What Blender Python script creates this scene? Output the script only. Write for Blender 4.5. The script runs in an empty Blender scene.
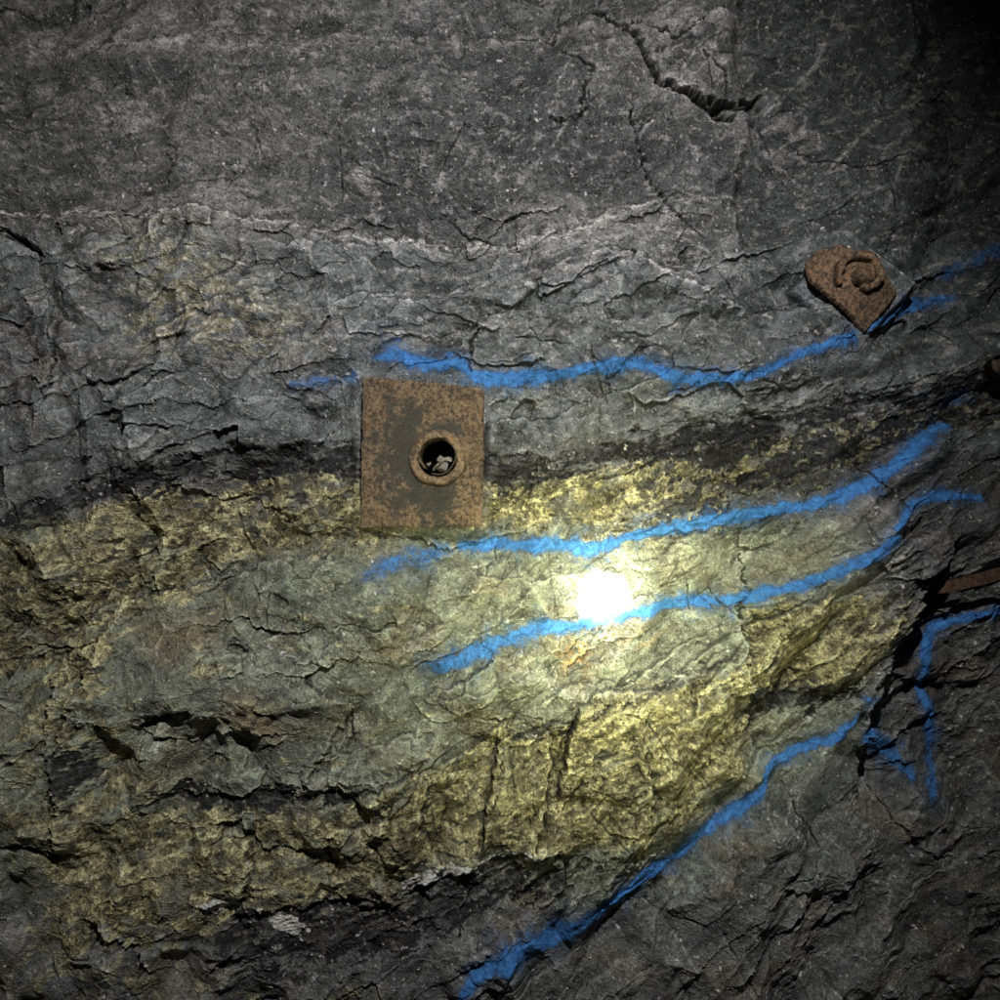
import bpy, bmesh, math, numpy as np
from mathutils import Vector

P = 0.0016      # metres per wall unit
D = 1.5         # distance of the viewer from the wall plane
rng = np.random.RandomState(7)

# ------------------------------------------------------------------ noise
def gnoise(x, y, seed):
    r = np.random.RandomState(seed)
    a = r.rand(256, 256).astype(np.float32) * 2 * np.pi
    gx = np.cos(a); gy = np.sin(a)
    xi = np.floor(x).astype(np.int32); yi = np.floor(y).astype(np.int32)
    fx = (x - xi).astype(np.float32); fy = (y - yi).astype(np.float32)
    u = fx * fx * fx * (fx * (fx * 6 - 15) + 10); v = fy * fy * fy * (fy * (fy * 6 - 15) + 10)
    x0 = xi & 255; x1 = (xi + 1) & 255; y0 = yi & 255; y1 = (yi + 1) & 255
    def d(ix, iy, dx, dy):
        return gx[ix, iy] * dx + gy[ix, iy] * dy
    n0 = d(x0, y0, fx, fy) * (1 - u) + d(x1, y0, fx - 1, fy) * u
    n1 = d(x0, y1, fx, fy - 1) * (1 - u) + d(x1, y1, fx - 1, fy - 1) * u
    return (n0 * (1 - v) + n1 * v) * 1.5
def fbm(x, y, o, seed, gain=0.5):
    s = 0; a = 1.0; t = 0
    for i in range(o):
        s = s + a * gnoise(x * 2 ** i + 17.3 * i, y * 2 ** i + 9.1 * i, seed + i); t += a; a *= gain
    return s / t
def facets(x, y, seed, tilt, off):
    """stepped blocks: nearest cell's own tilted plane"""
    r = np.random.RandomState(seed)
    jx = r.rand(128, 128).astype(np.float32); jy = r.rand(128, 128).astype(np.float32)
    tx = (r.randn(128, 128) * tilt).astype(np.float32); ty = (r.randn(128, 128) * tilt).astype(np.float32)
    of = (r.randn(128, 128) * off).astype(np.float32); rn = r.rand(128, 128).astype(np.float32)
    xi = np.floor(x).astype(np.int32); yi = np.floor(y).astype(np.int32)
    f1 = np.full(x.shape, 9e9, np.float32); h = np.zeros(x.shape, np.float32); c = h.copy()
    for a in (-1, 0, 1):
        for b in (-1, 0, 1):
            cx = (xi + a) & 127; cy = (yi + b) & 127
            dx = (x - (xi + a + jx[cx, cy])).astype(np.float32); dy = (y - (yi + b + jy[cx, cy])).astype(np.float32)
            d = dx * dx + dy * dy; m = d < f1
            h = np.where(m, of[cx, cy] + tx[cx, cy] * dx + ty[cx, cy] * dy, h); c = np.where(m, rn[cx, cy], c); f1 = np.where(m, d, f1)
    return h, c
def scallop(x, y, seed, beta, sign=1, tk=.3, ok=.18):
    """continuous fracture scars meeting in sharp ridges (sign 1) or sharp grooves (-1)"""
    r = np.random.RandomState(seed)
    jx = r.rand(128, 128).astype(np.float32); jy = r.rand(128, 128).astype(np.float32)
    tx = ((r.rand(128, 128) * 2 - 1) * 1.5 * tk).astype(np.float32); ty = ((r.rand(128, 128) * 2 - 1) * 1.5 * tk).astype(np.float32)
    of = ((r.rand(128, 128) * 2 - 1) * 1.5 * ok).astype(np.float32)
    xi = np.floor(x).astype(np.int32); yi = np.floor(y).astype(np.int32)
    h = np.full(x.shape, 9e9, np.float32)
    for a in (-1, 0, 1):
        for b in (-1, 0, 1):
            cx = (xi + a) & 127; cy = (yi + b) & 127
            dx = (x - (xi + a + jx[cx, cy])).astype(np.float32); dy = (y - (yi + b + jy[cx, cy])).astype(np.float32)
            h = np.minimum(h, of[cx, cy] + tx[cx, cy] * dx + ty[cx, cy] * dy + .9 * (dx * dx + dy * dy))
    return (h - .2) * beta * sign
def planes(x, y, seed, amp):
    """continuous surface of flat triangular faces with crisp creases"""
    r = np.random.RandomState(seed)
    z = (r.rand(128, 128) * 2 - 1).astype(np.float32); fl = r.rand(128, 128) > .5
    xi = np.floor(x).astype(np.int32); yi = np.floor(y).astype(np.int32)
    fx = (x - xi).astype(np.float32); fy = (y - yi).astype(np.float32)
    a = xi & 127; b = yi & 127; a1 = (xi + 1) & 127; b1 = (yi + 1) & 127
    z00 = z[a, b]; z10 = z[a1, b]; z01 = z[a, b1]; z11 = z[a1, b1]
    A = np.where(fx + fy < 1, z00 + (z10 - z00) * fx + (z01 - z00) * fy, z11 + (z01 - z11) * (1 - fx) + (z10 - z11) * (1 - fy))
    B = np.where(fx > fy, z00 + (z10 - z00) * fx + (z11 - z10) * fy, z00 + (z01 - z00) * fy + (z11 - z01) * fx)
    return np.where(fl[a, b], A, B) * amp
def rot(x, y, deg):
    c, s = math.cos(math.radians(deg)), math.sin(math.radians(deg))
    return x * c + y * s, -x * s + y * c
def sm(a, b, x):
    t = np.clip((x - a) / (b - a), 0, 1)
    return t * t * (3 - 2 * t)

# ------------------------------------------------------------------ wall grid
fine = np.arange(-24, 1025, 1.0)
k = np.linspace(0, 1, 55)[1:]
outer = 24 + (k ** 2) * 700 + k * 60
us = np.concatenate([-(outer[::-1]), fine, 1000 + outer]).astype(np.float32)
vs = us.copy()
U, V = np.meshgrid(us, vs)      # rows: v (downward), cols: u
NR, NC = U.shape

def base_depth(u, v):
    u = np.asarray(u, dtype=np.float64); v = np.asarray(v, dtype=np.float64)
    y = 0.32 * np.clip((u - 885) / 240, 0, 2.6) ** 1.3
    y = y + 0.06 * sm(720, 900, u) * (1 - sm(250, 420, v))
    y = y + 0.04 * sm(850, 960, u)
    y = y - 0.04 * np.exp(-((v - 700) / 260) ** 2) * (1 - sm(600, 900, u))
    y = y + 0.02 * sm(830, 1050, v) * (1 - sm(600, 900, u))
    return y
def to_world(u, v, y):
    s = (D + y) / D
    return ((u - 500) * P * s, y, (500 - v) * P * s)

w1 = fbm(U / 60, V / 60, 3, 11); w2 = fbm(U / 60, V / 60, 3, 21)
w3 = fbm(U / 12, V / 12, 3, 31); w4 = fbm(U / 12, V / 12, 3, 41)
Uw = U + 9 * w1 + 4 * w3
Vw = V + 9 * w2 + 4 * w4
Uc = U + 5 * w1 + 4 * w3
Vc = V + 5 * w2 + 4 * w4

bed_top = np.interp(U, [-700, 0, 200, 350, 500, 700, 850, 1000, 1700], [520, 505, 465, 465, 465, 430, 400, 350, 200])
bed_bot = np.interp(U, [-700, 0, 300, 470, 640, 860, 1000, 1700], [1100, 1060, 1040, 985, 880, 700, 610, 300])
tt = np.clip((V - bed_top) / (bed_bot - bed_top), 0, 1)
S = V - (bed_top * (1 - tt) + (bed_bot - 500) * tt)

n_m = fbm(U / 26, S / 13, 4, 51, .6); n_l = fbm(U / 90, S / 50, 4, 61)
n_s = fbm(U / 7, V / 6, 3, 55, .65)
_, cellB = facets(Uw / 34 + S / 90, (S + Vw - V) / 17, 57, 1, 1)
_, cellS = facets(Uw / 11 + S / 30, (S + Vw - V) / 7, 58, 1, 1)
_, cellT = facets(U / 4.5 + w3, V / 3.6 + w4, 59, 1, 1)
_, cellL = facets(Uw / 80 + S / 200, (S + Vw - V) / 34, 60, 1, 1)
rag = 14 * (cellB - .5) + 8 * (cellS - .5) + 16 * n_m + 7 * n_s      # ragged, stepped contact offset
ragL = 22 * (cellL - .5) + 26 * n_l

def band(xs, t, b, soft=2.5, ends=25, amp=1.0, er=1.0, big=0.0):
    sd = np.minimum(V - np.interp(Uw, xs, t), np.interp(Uw, xs, b) - V + big * ragL)
    m = sm(-soft, soft, sd + amp * rag)
    return m * sm(xs[0] - ends * .5, xs[0] + ends * .5, Uw + er * rag) * (1 - sm(xs[-1] - ends * .5, xs[-1] + ends * .5, Uw + er * rag))
def blob(cx, cy, rx, ry, ang=0):
    c, s = math.cos(ang), math.sin(ang)
    x = (Uw - cx) * c + (Vw - cy) * s; y = -(Uw - cx) * s + (Vw - cy) * c
    return np.exp(-((x / rx) ** 2 + (y / ry) ** 2))

# mineral bands ------------------------------------------------------
xsA = [-760, 0, 60, 150, 250, 350, 420, 500, 550, 620, 700, 760, 820, 880, 950, 1100]
dA_t = [522, 512, 492, 462, 451, 449, 453, 458, 463, 437, 416, 412, 402, 390, 374, 330]
dA_b = [544, 536, 520, 490, 478, 472, 479, 485, 482, 465, 449, 436, 426, 410, 398, 350]
darkA = band(xsA, dA_t, dA_b, 3, amp=1.0) * (1 - .5 * sm(.08, .22, fbm(U / 22, V / 8, 4, 63)))
xg = [-760, 0, 60, 95, 120, 150, 200, 280, 340, 420, 500, 600, 680, 760, 820, 880, 950, 1100]
gA_t = np.interp(xg, xsA, dA_b) - 6
gA_b = [690, 665, 690, 680, 640, 605, 578, 556, 538, 530, 536, 532, 520, 492, 480, 462, 430, 380]
goldA = band(xg, gA_t, gA_b, 9, amp=1.5, big=.8)
goldL = band([30, 60, 75, 100, 130, 150], [650, 650, 650, 640, 700, 760], [860, 880, 900, 900, 880, 860], 14, ends=60, amp=1.8, er=2.4) * sm(-.16, .05, n_m + .4 * n_l + .3 * n_s)
xb = [40, 100, 150, 240, 340, 380, 420, 470, 500, 560, 575, 640, 700, 740, 760, 800, 850, 885]
gB_t = [860, 822, 814, 818, 805, 790, 770, 745, 730, 726, 702, 690, 670, 652, 612, 600, 592, 590]
gB_b = [935, 950, 950, 930, 908, 902, 882, 862, 850, 852, 852, 842, 805, 765, 705, 692, 680, 655]
goldB = band(xb, gB_t, gB_b, 7, amp=1.2, ends=50, er=2.4)
darkB = band([215, 260, 330, 400, 430, 520, 590, 640], [926, 920, 902, 898, 878, 850, 855, 846], [972, 980, 966, 955, 932, 892, 878, 860], 5, amp=1.9) * (1 - .6 * sm(.04, .2, fbm(U / 30, S / 9, 5, 66, .65)))
darkC = band([140, 200, 300, 360], [791, 796, 792, 788], [808, 812, 805, 796], 3, amp=.9)
darkD = band([742, 790, 860], [688, 690, 680], [720, 712, 698], 3, amp=1.2)
darkE = band([50, 80, 105], [750, 746, 758], [792, 802, 782], 4, amp=1.4)
darkF = band([430, 480, 560, 640, 700, 750], [768, 738, 722, 690, 668, 646], [776, 748, 732, 696, 674, 652], 3, amp=.8) * sm(-.05, .1, n_m)
goldE = band([-760, 60, 230, 360, 420], [950, 945, 985, 1000, 1010], [1600, 1600, 1400, 1300, 1200], 14, amp=1.6) * sm(-.15, .1, n_m + .3 * n_s) * .6
wisps = sm(.20, .30, fbm(U / 60, S / 14, 5, 68, .6) + .15 * n_s) * sm(500, 540, V) * (1 - sm(800, 860, V)) * (1 - sm(420, 520, U)) * .7
gold = np.clip(goldA + goldB + .85 * goldL + goldE + wisps, 0, 1)
dark = np.clip(darkA + darkB + darkC + darkD + darkE + .8 * darkF, 0, 1) * (.66 + .34 * sm(-.25, .0, n_m + .5 * n_s))
streak = sm(-.07, .08, fbm(U / 17 + V / 34, V / 18 - U / 90, 5, 71, .64) + .5 * n_l + .1 * sm(650, 750, U)) * goldA * sm(590, 700, U)
spots = sm(.20, .29, fbm(U / 26, S / 12, 5, 75, .66) + .3 * n_l) * np.clip(goldA * (1 - .6 * sm(440, 500, U)) + goldB * (1 - .7 * sm(460, 560, U)) * .7, 0, 1)
dark = np.clip(dark + .88 * streak + .65 * spots, 0, 1)
gold = gold * (1 - dark)
gsm = goldB * sm(400, 480, U)                               # clean-broken massive sulphide blocks
gold = gold * (.30 + .70 * sm(-.28, -.03, n_m + .35 * n_l + .15 * n_s + .45 * (cellB - .42) + .12 * gsm))
patch = np.clip(1.1 * blob(180, 268, 58, 36, .5) + 1.1 * blob(235, 325, 75, 30, .2) + .8 * blob(160, 330, 40, 30), 0, 1)
patch = patch * sm(-.12, .10, n_m + .3 * n_s + .1 * n_l)
brown = np.clip(.9 * blob(250, 720, 30, 22) + .9 * blob(395, 648, 28, 11) + .7 * blob(270, 545, 60, 8) + .6 * blob(180, 640, 40, 14)
                + .6 * blob(30, 360, 40, 60) * sm(-.1, .15, n_m) + .45 * sm(.08, .26, fbm(U / 70, V / 50, 4, 81)) * sm(450, 600, V), 0, 1)
orange = np.clip(1.2 * blob(578, 656, 20, 17) * sm(-.2, .05, n_m + .4 * n_s) + .5 * blob(640, 640, 40, 12) * sm(0, .15, n_m), 0, 1)

# ------------------------------------------------------------------ relief (wall units, + = towards viewer)
massive = (1 - sm(190, 260, V))
rough_n = sm(-.12, .18, fbm(U / 110, V / 70, 3, 95))       # shattered vs. clean-broken face
low = 1 - .15 * sm(640, 760, V)
h = 8 * fbm(U / 260, V / 200, 3, 101)
a_, b_ = rot(U + 14 * w1 + 1.5 * w3, S + 14 * w2 + 1.5 * w4, 17)
h = h + planes(a_ / 150 + .3, b_ / 95 + a_ / 400, 111, 26) * (1 - .15 * massive) * low
a_, b_ = rot(U + 9 * w2 + 1.5 * w3, S + 9 * w1 + 1.5 * w4, -24)
h = h + planes(a_ / 72, b_ / 46 + a_ / 160, 112, 19) * (1 - .25 * massive) * low
a_, b_ = rot(U + 6 * w1 + 1.5 * w3, V + 6 * w2 + 1.5 * w4, 38)
h = h + planes(a_ / 36, b_ / 24 - a_ / 90, 113, 10) * (1 - .35 * massive + .15 * gold)
a_, b_ = rot(U + 3 * w1 + 1.2 * w3, V + 3 * w2 + 1.2 * w4, -8)
h = h + planes(a_ / 16, b_ / 11 + a_ / 30, 114, 3.8) * (.4 + .6 * rough_n + .2 * gold)
a_, b_ = rot(U + 1.2 * w3, V + 1.2 * w4, 25)
h = h + planes(a_ / 7, b_ / 4.6, 115, 1.2) * (.4 + .4 * rough_n + .4 * gold - .3 * gsm + .3 * dark)
h = h + scallop(Uw / 95 + V / 300, (S + Vw - V) / 58, 116, 9, -1) * (1 - .4 * massive) * low
f, _ = facets(Uw / 80 + S / 200, (S + Vw - V) / 34, 60, 3.5, 2.4); h = h + f * (.35 + .65 * rough_n) * (1 - .65 * massive)
f, _ = facets(Uw / 34 + S / 90, (S + Vw - V) / 17, 57, 2.0, 1.1); h = h + f * (.2 + .8 * rough_n) * (1 - .55 * massive)
h = h + .7 * fbm(U / 34, V / 24, 5, 151, .55)
h = h + .45 * fbm((U + .6 * V) / 30, (V - .6 * U) / 2.6, 3, 161, .6) * (1 - .6 * gold)
h = h + .5 * (cellT - .5) * (.5 + .7 * gold + .3 * rough_n)
h = h + .13 * rng.randn(*U.shape)
h = h - dark * (2.0 + 3.2 * np.abs(fbm(U / 8, V / 14, 3, 181)))
h = h - 1.2 * sm(.28, .42, fbm(U / 7, V / 7, 2, 185)) * (.3 + .7 * massive)

def hledge(pts, A, fall, ends=20, above=0.0, sharp=1.0):
    xs = [p[0] for p in pts]; ys = [p[1] for p in pts]
    s = Vc + .35 * rag - np.interp(Uc, xs, ys)
    win = sm(xs[0], xs[0] + ends, U) * (1 - sm(xs[-1] - ends, xs[-1], U))
    st = sm(-sharp, sharp, s); A = A * (.75 + .9 * n_l + .5 * (cellB - .5))
    return win * (A * st * np.exp(-np.maximum(s, 0) / fall) + above * (1 - st) * np.exp(np.minimum(s, 0) / fall))
def vledge(pts, A, fall, ends=20, left=0.0, sharp=1.0, rg=.5):
    ys = [p[1] for p in pts]; xs = [p[0] for p in pts]
    s = Uc + rg * rag - np.interp(Vc, ys, xs)
    win = sm(ys[0], ys[0] + ends, V) * (1 - sm(ys[-1] - ends, ys[-1], V))
    st = sm(-sharp, sharp, s)
    return win * (A * st * np.exp(-np.maximum(s, 0) / fall) + left * (1 - st) * np.exp(np.minimum(s, 0) / fall))

h += hledge([(-200, 210), (0, 215), (100, 218), (200, 221), (350, 232), (430, 245), (500, 248), (560, 236), (620, 213), (690, 204), (760, 200)], 13, 90, 60, sharp=6)
h += hledge([(150, 330), (230, 300), (300, 290), (350, 300), (420, 292)], 7, 30, sharp=3)
h += hledge([(540, 238), (640, 260), (700, 293), (760, 312), (860, 300)], 13, 50, 30, sharp=5)
h += hledge([(590, 20), (625, 36), (645, 62), (656, 86), (700, 97), (725, 103), (770, 88)], -13, 34, 12, sharp=1.5)
h += hledge([(690, 98), (705, 96), (720, 100), (745, 104), (760, 92), (770, 88)], -14, 12, 14)
h += hledge([(640, 20), (680, 8), (735, 30)], 8, 40, 14, sharp=2)
h += hledge([(650, 60), (690, 72), (740, 50)], 9, 24, 14, sharp=2)
h += hledge([(545, 126), (575, 122), (590, 100)], -7, 14, 6)
h += vledge([(742, -100), (735, 60), (754, 110), (738, 200), (762, 300)], -12, 60, 60, sharp=6, rg=.15)
h += vledge([(628, 90), (634, 130), (650, 190), (690, 240)], -8, 24, 20, sharp=2)
h += hledge([(-60, 205), (0, 232), (45, 260)], -14, 10, 12)
h += hledge([(360, 350), (420, 335), (470, 325), (490, 360)], -5, 20)
h += hledge([(-60, 505), (0, 505), (60, 490), (150, 462), (250, 450), (350, 448)], -4, 24, 20, sharp=3)
h += hledge([(480, 455), (550, 458), (620, 434), (700, 412), (760, 410), (820, 400), (880, 388), (960, 368)], -6, 22, 30, sharp=2)
h += hledge([(490, 480), (560, 480), (620, 464), (700, 445), (820, 423), (900, 405)], 7, 40, 20, sharp=3)
h += hledge([(110, 610), (160, 592), (230, 572), (300, 556), (360, 560)], 9, 60, sharp=3)
h += vledge([(120, 590), (100, 640), (75, 700), (60, 760)], 13, 60, 20, sharp=4)
h += hledge([(135, 728), (160, 718), (190, 708), (200, 700)], -9, 16, 10)
h += vledge([(350, 700), (340, 730), (300, 790)], -9, 40, 20, sharp=2)
h += hledge([(145, 800), (200, 800), (260, 795), (350, 788), (385, 778)], -8, 26, 20, sharp=2)
h += hledge([(355, 795), (400, 775), (450, 762), (500, 728), (560, 722), (580, 715)], 10, 60, 20)
h += vledge([(500, 725), (492, 780), (482, 860)], 15, 40, 20, rg=.2)
h += vledge([(548, 722), (552, 770), (534, 850)], -24, 26, 16, rg=.2)
h += vledge([(576, 695), (570, 740), (556, 800)], 19, 60, 14, rg=.2)
h += vledge([(430, 775), (420, 830), (440, 870)], -12, 30, 14, rg=.25)
h += vledge([(240, 820), (250, 870), (235, 920)], -10, 40, 20, rg=.4, sharp=2)
h += vledge([(650, 690), (640, 740), (655, 830)], -9, 40, 30, rg=.3, sharp=2)
h += hledge([(560, 705), (600, 690), (660, 688), (700, 672), (750, 640)], 10, 50, 16)
h += vledge([(745, 600), (742, 660), (748, 720), (752, 770)], -17, 40, 20)
h += hledge([(740, 614), (800, 598), (890, 586)], 6, 30, 16)
h += hledge([(215, 928), (330, 905), (400, 902), (430, 882), (520, 850), (600, 854), (650, 842), (700, 806), (750, 765)], -9, 60, 30, sharp=3)
h += hledge([(740, 700), (800, 692), (850, 684), (870, 670)], -8, 20, 14)
h += hledge([(0, 840), (30, 836), (70, 860)], -6, 18, 14)
h += vledge([(60, 660), (50, 740), (66, 800), (60, 860)], 9, 30, 20, sharp=3)
h += vledge([(948, 520), (935, 560), (912, 600), (895, 650), (872, 700), (862, 760), (868, 830)], -36, 140, 60, sharp=6, rg=.5)
h += vledge([(862, 720), (862, 790), (868, 860), (835, 930), (800, 1000), (760, 1100)], -26, 160, 70, sharp=36, rg=.4)
h += vledge([(958, 530), (945, 560), (930, 600), (918, 640)], -34, 26, 20, sharp=3, rg=.5)
h += vledge([(995, 610), (985, 660), (980, 720), (990, 800), (1010, 1000)], 22, 80, 30, sharp=30, rg=.4)
h += hledge([(930, 588), (960, 582), (1060, 560)], -60, 26, 10)
h += hledge([(900, 625), (960, 604), (1080, 590)], 30, 60, 20, sharp=3)
h += hledge([(880, 560), (910, 540), (950, 520)], 14, 40, 16, sharp=2)
h += hledge([(870, 660), (930, 690), (1010, 680)], -12, 40, 20, sharp=3)
h += vledge([(938, 60), (948, 200), (935, 300), (955, 420), (975, 520)], -22, 80, 60, sharp=22, rg=.2)
h += hledge([(905, 108), (925, 100), (950, 88)], -8, 10, 8)
h += hledge([(860, 250), (930, 210), (1000, 180), (1100, 150)], -6, 50, 20, sharp=5)
h += hledge([(-60, 1), (40, 8), (90, 2)], -6, 10, 8)
h += hledge([(600, 760), (680, 742), (760, 790), (820, 860)], 9, 50, 20, sharp=3)

def streakline(pts, w):
    xs = [p[0] for p in pts]; ys = [p[1] for p in pts]
    s = (Vc + .3 * rag - np.interp(Uc, xs, ys)) / w
    return np.exp(-s ** 2) * sm(xs[0], xs[0] + 14, U) * (1 - sm(xs[-1] - 14, xs[-1], U))
quartz = np.clip(1.2 * streakline([(396, 888), (430, 878), (480, 860)], 6.5) + 1.0 * streakline([(470, 864), (540, 844)], 2.8)
                 + 1.2 * blob(282, 932, 20, 9, .7) + 1.1 * blob(214, 908, 20, 7), 0, 1)
quartz = sm(.40, .66, quartz + .9 * n_s + .5 * n_m)
h = h + 1.5 * quartz

crack = np.zeros_like(U)
def seg_field(pts, pad, warp=.25):
    xs = [p[0] for p in pts]; ys = [p[1] for p in pts]
    i0, i1 = np.searchsorted(us, [min(xs) - pad, max(xs) + pad]); j0, j1 = np.searchsorted(vs, [min(ys) - pad, max(ys) + pad])
    if i1 - i0 < 2 or j1 - j0 < 2: return None
    x = (U + (Uc - U + .25 * rag) * warp / .25)[j0:j1, i0:i1] if warp != .25 else (Uc + .25 * rag)[j0:j1, i0:i1]
    y = (V + (Vc - V + .25 * rag) * warp / .25)[j0:j1, i0:i1] if warp != .25 else (Vc + .25 * rag)[j0:j1, i0:i1]
    best = np.full(x.shape, 1e9); n = len(pts) - 1
    for i in range(n):
        ax, ay = pts[i]; bx, by = pts[i + 1]; dx, dy = bx - ax, by - ay; L = dx * dx + dy * dy + 1e-6
        t = np.clip(((x - ax) * dx + (y - ay) * dy) / L, 0, 1); tp = (i + t) / n
        wl = .25 + .75 * np.sin(np.pi * np.clip(tp, .02, .98))
        best = np.minimum(best, np.hypot(x - ax - t * dx, y - ay - t * dy) / wl)
    return (slice(j0, j1), slice(i0, i1)), best
def add_crack(pts, width, depth, warp=.25):
    r_ = seg_field(pts, 20 + width * 3, warp)
    if r_ is None: return
    sl, d = r_
    m = np.exp(-(d / width) ** 2) * np.clip(.7 + 1.5 * n_m[sl], .1, 1.2)
    h[sl] -= depth * m
    crack[sl] = np.maximum(crack[sl], np.clip(m, 0, 1))
for c in [
    ([(600, 22), (628, 38), (650, 70), (658, 88)], 2.6, 18), ([(655, 86), (700, 99), (728, 104), (762, 92)], 3.0, 20),
    ([(706, 100), (722, 112), (736, 114)], 4.5, 24), ([(640, 40), (670, 46), (700, 30)], 1.5, 7), ([(590, 20), (615, 30), (640, 28)], 2, 12), ([(700, 60), (725, 80), (728, 100)], 1.3, 6),
    ([(562, 52), (590, 78), (578, 118), (552, 127)], 1.6, 6),
    ([(628, 92), (636, 150), (660, 200), (700, 240)], 1.5, 5), ([(0, 226), (22, 242), (42, 256)], 3, 18),
    ([(440, 215), (470, 240), (500, 246)], 1.5, 4),
    ([(478, 320), (470, 345), (473, 375)], 2, 9), ([(140, 727), (165, 718), (188, 707)], 2.4, 12),
    ([(0, 842), (30, 838), (60, 868)], 2, 7), ([(270, 745), (262, 790)], 1.5, 4), ([(350, 700), (352, 740), (330, 760)], 1.6, 5),
    ([(420, 700), (520, 730), (560, 725)], 1.6, 5), ([(0, 665), (60, 655), (100, 640)], 1.8, 5),
    ([(600, 700), (640, 715), (700, 780)], 1.2, 3), ([(640, 905), (720, 930), (760, 1000)], 1.4, 4),
    ([(780, 780), (820, 850), (800, 930)], 1.4, 4), ([(880, 150), (900, 220), (880, 260)], 1.4, 4),
    ([(780, 130), (850, 170), (930, 160)], 1.3, 4), ([(46, 290), (52, 360), (40, 420)], 1.6, 5),
    ([(850, 450), (905, 500), (895, 560)], 1.6, 5), ([(752, 560), (748, 610), (744, 660)], 1.6, 6), ([(480, 850), (500, 780), (500, 735)], 1.4, 5),
    ([(880, 640), (905, 590), (950, 545)], 2.4, 12), ([(860, 720), (900, 740), (940, 735)], 1.8, 8), ([(880, 800), (920, 850), (960, 860)], 1.8, 8),
]: add_crack(*c)
for i in range(110):     # tight, nearly straight joints
    x, y = rng.rand(2) * 1060 - 30; a = rng.choice([-.5, .2, 1.15, -1.3]) + .2 * rng.randn(); pts = [(x, y)]
    for j in range(3):
        a += rng.randn() * .3; l = 8 + rng.rand() * 22
        x += math.cos(a) * l; y += math.sin(a) * l; pts.append((x, y))
    add_crack(pts, .8 + rng.rand() * .5, 1.5 + rng.rand() * 2, .12)

# seats for the two bolt plates and the drilled hole
def seat(cx, cy, rx, ry, ang=0):
    global h
    c, s = math.cos(ang), math.sin(ang)
    x = (U - cx) * c + (V - cy) * s; y = -(U - cx) * s + (V - cy) * c
    d = np.maximum(np.abs(x) / rx, np.abs(y) / ry)
    rel_ = (base_depth(U, V) - float(base_depth(cx, cy))) / P      # keeps the seat a true plane
    q = h - rel_
    hv = float(np.percentile(q[d < 1], 75))
    q2 = np.minimum(np.minimum(q, hv - .8) * .4 + (hv - 1.5) * .6, hv - .8)
    h = h + (q2 + rel_ - h) * (1 - sm(1.0, 1.16, d))
    return hv
h_p1 = seat(422, 453, 62, 76)
h_p2 = seat(853, 288, 40, 34, .7)
h = h - 90 * (1 - sm(20, 22.5, np.hypot(U - 438, V - 456)))

def blur(a, n):
    for ax in (0, 1):
        c = np.cumsum(np.pad(a, [(n + 1, n) if i == ax else (0, 0) for i in (0, 1)], mode='edge'), axis=ax, dtype=np.float64)
        a = (c[2 * n + 1:, :] - c[:-(2 * n + 1), :]) / (2 * n + 1) if ax == 0 else (c[:, 2 * n + 1:] - c[:, :-(2 * n + 1)]) / (2 * n + 1)
    return a
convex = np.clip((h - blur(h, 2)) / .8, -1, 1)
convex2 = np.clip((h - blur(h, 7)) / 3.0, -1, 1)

# ------------------------------------------------------------------ albedo
def rgb(r, g, b): return np.array([r, g, b], np.float32)
def mix(c, col, m): return c * (1 - m[..., None]) + col * m[..., None]
C = np.zeros(U.shape + (3,), np.float32) + rgb(.092, .092, .094)
C = mix(C, rgb(.175, .173, .168), sm(-.05, .25, fbm(U / 150, V / 100, 6, 201, .6)))
C = mix(C, rgb(.175, .17, .16), .5 * (1 - sm(250, 420, U)) * (1 - sm(150, 300, V)))
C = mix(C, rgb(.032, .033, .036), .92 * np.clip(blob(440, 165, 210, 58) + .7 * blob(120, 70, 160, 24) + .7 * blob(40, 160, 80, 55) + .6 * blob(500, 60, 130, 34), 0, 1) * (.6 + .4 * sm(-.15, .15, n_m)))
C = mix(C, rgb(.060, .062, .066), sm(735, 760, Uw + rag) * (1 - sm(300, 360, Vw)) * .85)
C = mix(C, rgb(.15, .157, .163), sm(225, 260, Vw) * (1 - sm(430, 470, Vw)) * .6)
green = sm(500, 540, Vw) * (1 - sm(860, 930, Vw)) * (1 - sm(820, 900, Uw))
C = mix(C, rgb(.205, .220, .158), green * .85)
botr = sm(0, 30, Vw - np.interp(Uw, [0, 450, 600, 700, 860, 1000], [1200, 990, 890, 810, 720, 560]))
C = mix(C, rgb(.125, .129, .123), botr * .8)
C = mix(C, rgb(.040, .041, .043), .65 * sm(.03, .22, fbm(U / 80, S / 34, 6, 205, .6)) * (1 - .5 * green))
C *= np.clip(1 + 1.0 * fbm(U / 44, V / 26, 6, 211, .72), .3, 2)[..., None]
C *= (.84 + .32 * cellB)[..., None] * (.88 + .24 * cellS)[..., None] * (.82 + .36 * cellT)[..., None] * (.90 + .2 * cellL)[..., None]
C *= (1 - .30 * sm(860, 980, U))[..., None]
C = mix(C, rgb(.25, .215, .115), patch * .75)
C = mix(C, rgb(.46, .43, .36), patch * sm(.02, .14, fbm(U / 7, V / 6, 3, 221)) * .9)
C = mix(C, rgb(.22, .140, .060), brown * .5)
gt = sm(-.20, .20, fbm(U / 28, S / 15, 6, 231, .68) + .30 * (cellS - .5) + .12 * (cellB - .5) - .08 * gsm)
gcol = rgb(.47, .425, .240) * (1 - gt[..., None]) + rgb(.165, .145, .085) * gt[..., None]
gcol = gcol * (.55 + .9 * cellT)[..., None]
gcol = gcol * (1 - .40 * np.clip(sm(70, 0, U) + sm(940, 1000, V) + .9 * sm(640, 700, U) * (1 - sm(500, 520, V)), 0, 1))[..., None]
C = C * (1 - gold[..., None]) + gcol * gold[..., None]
C = mix(C, rgb(.013, .0125, .015), dark * .96)
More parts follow.
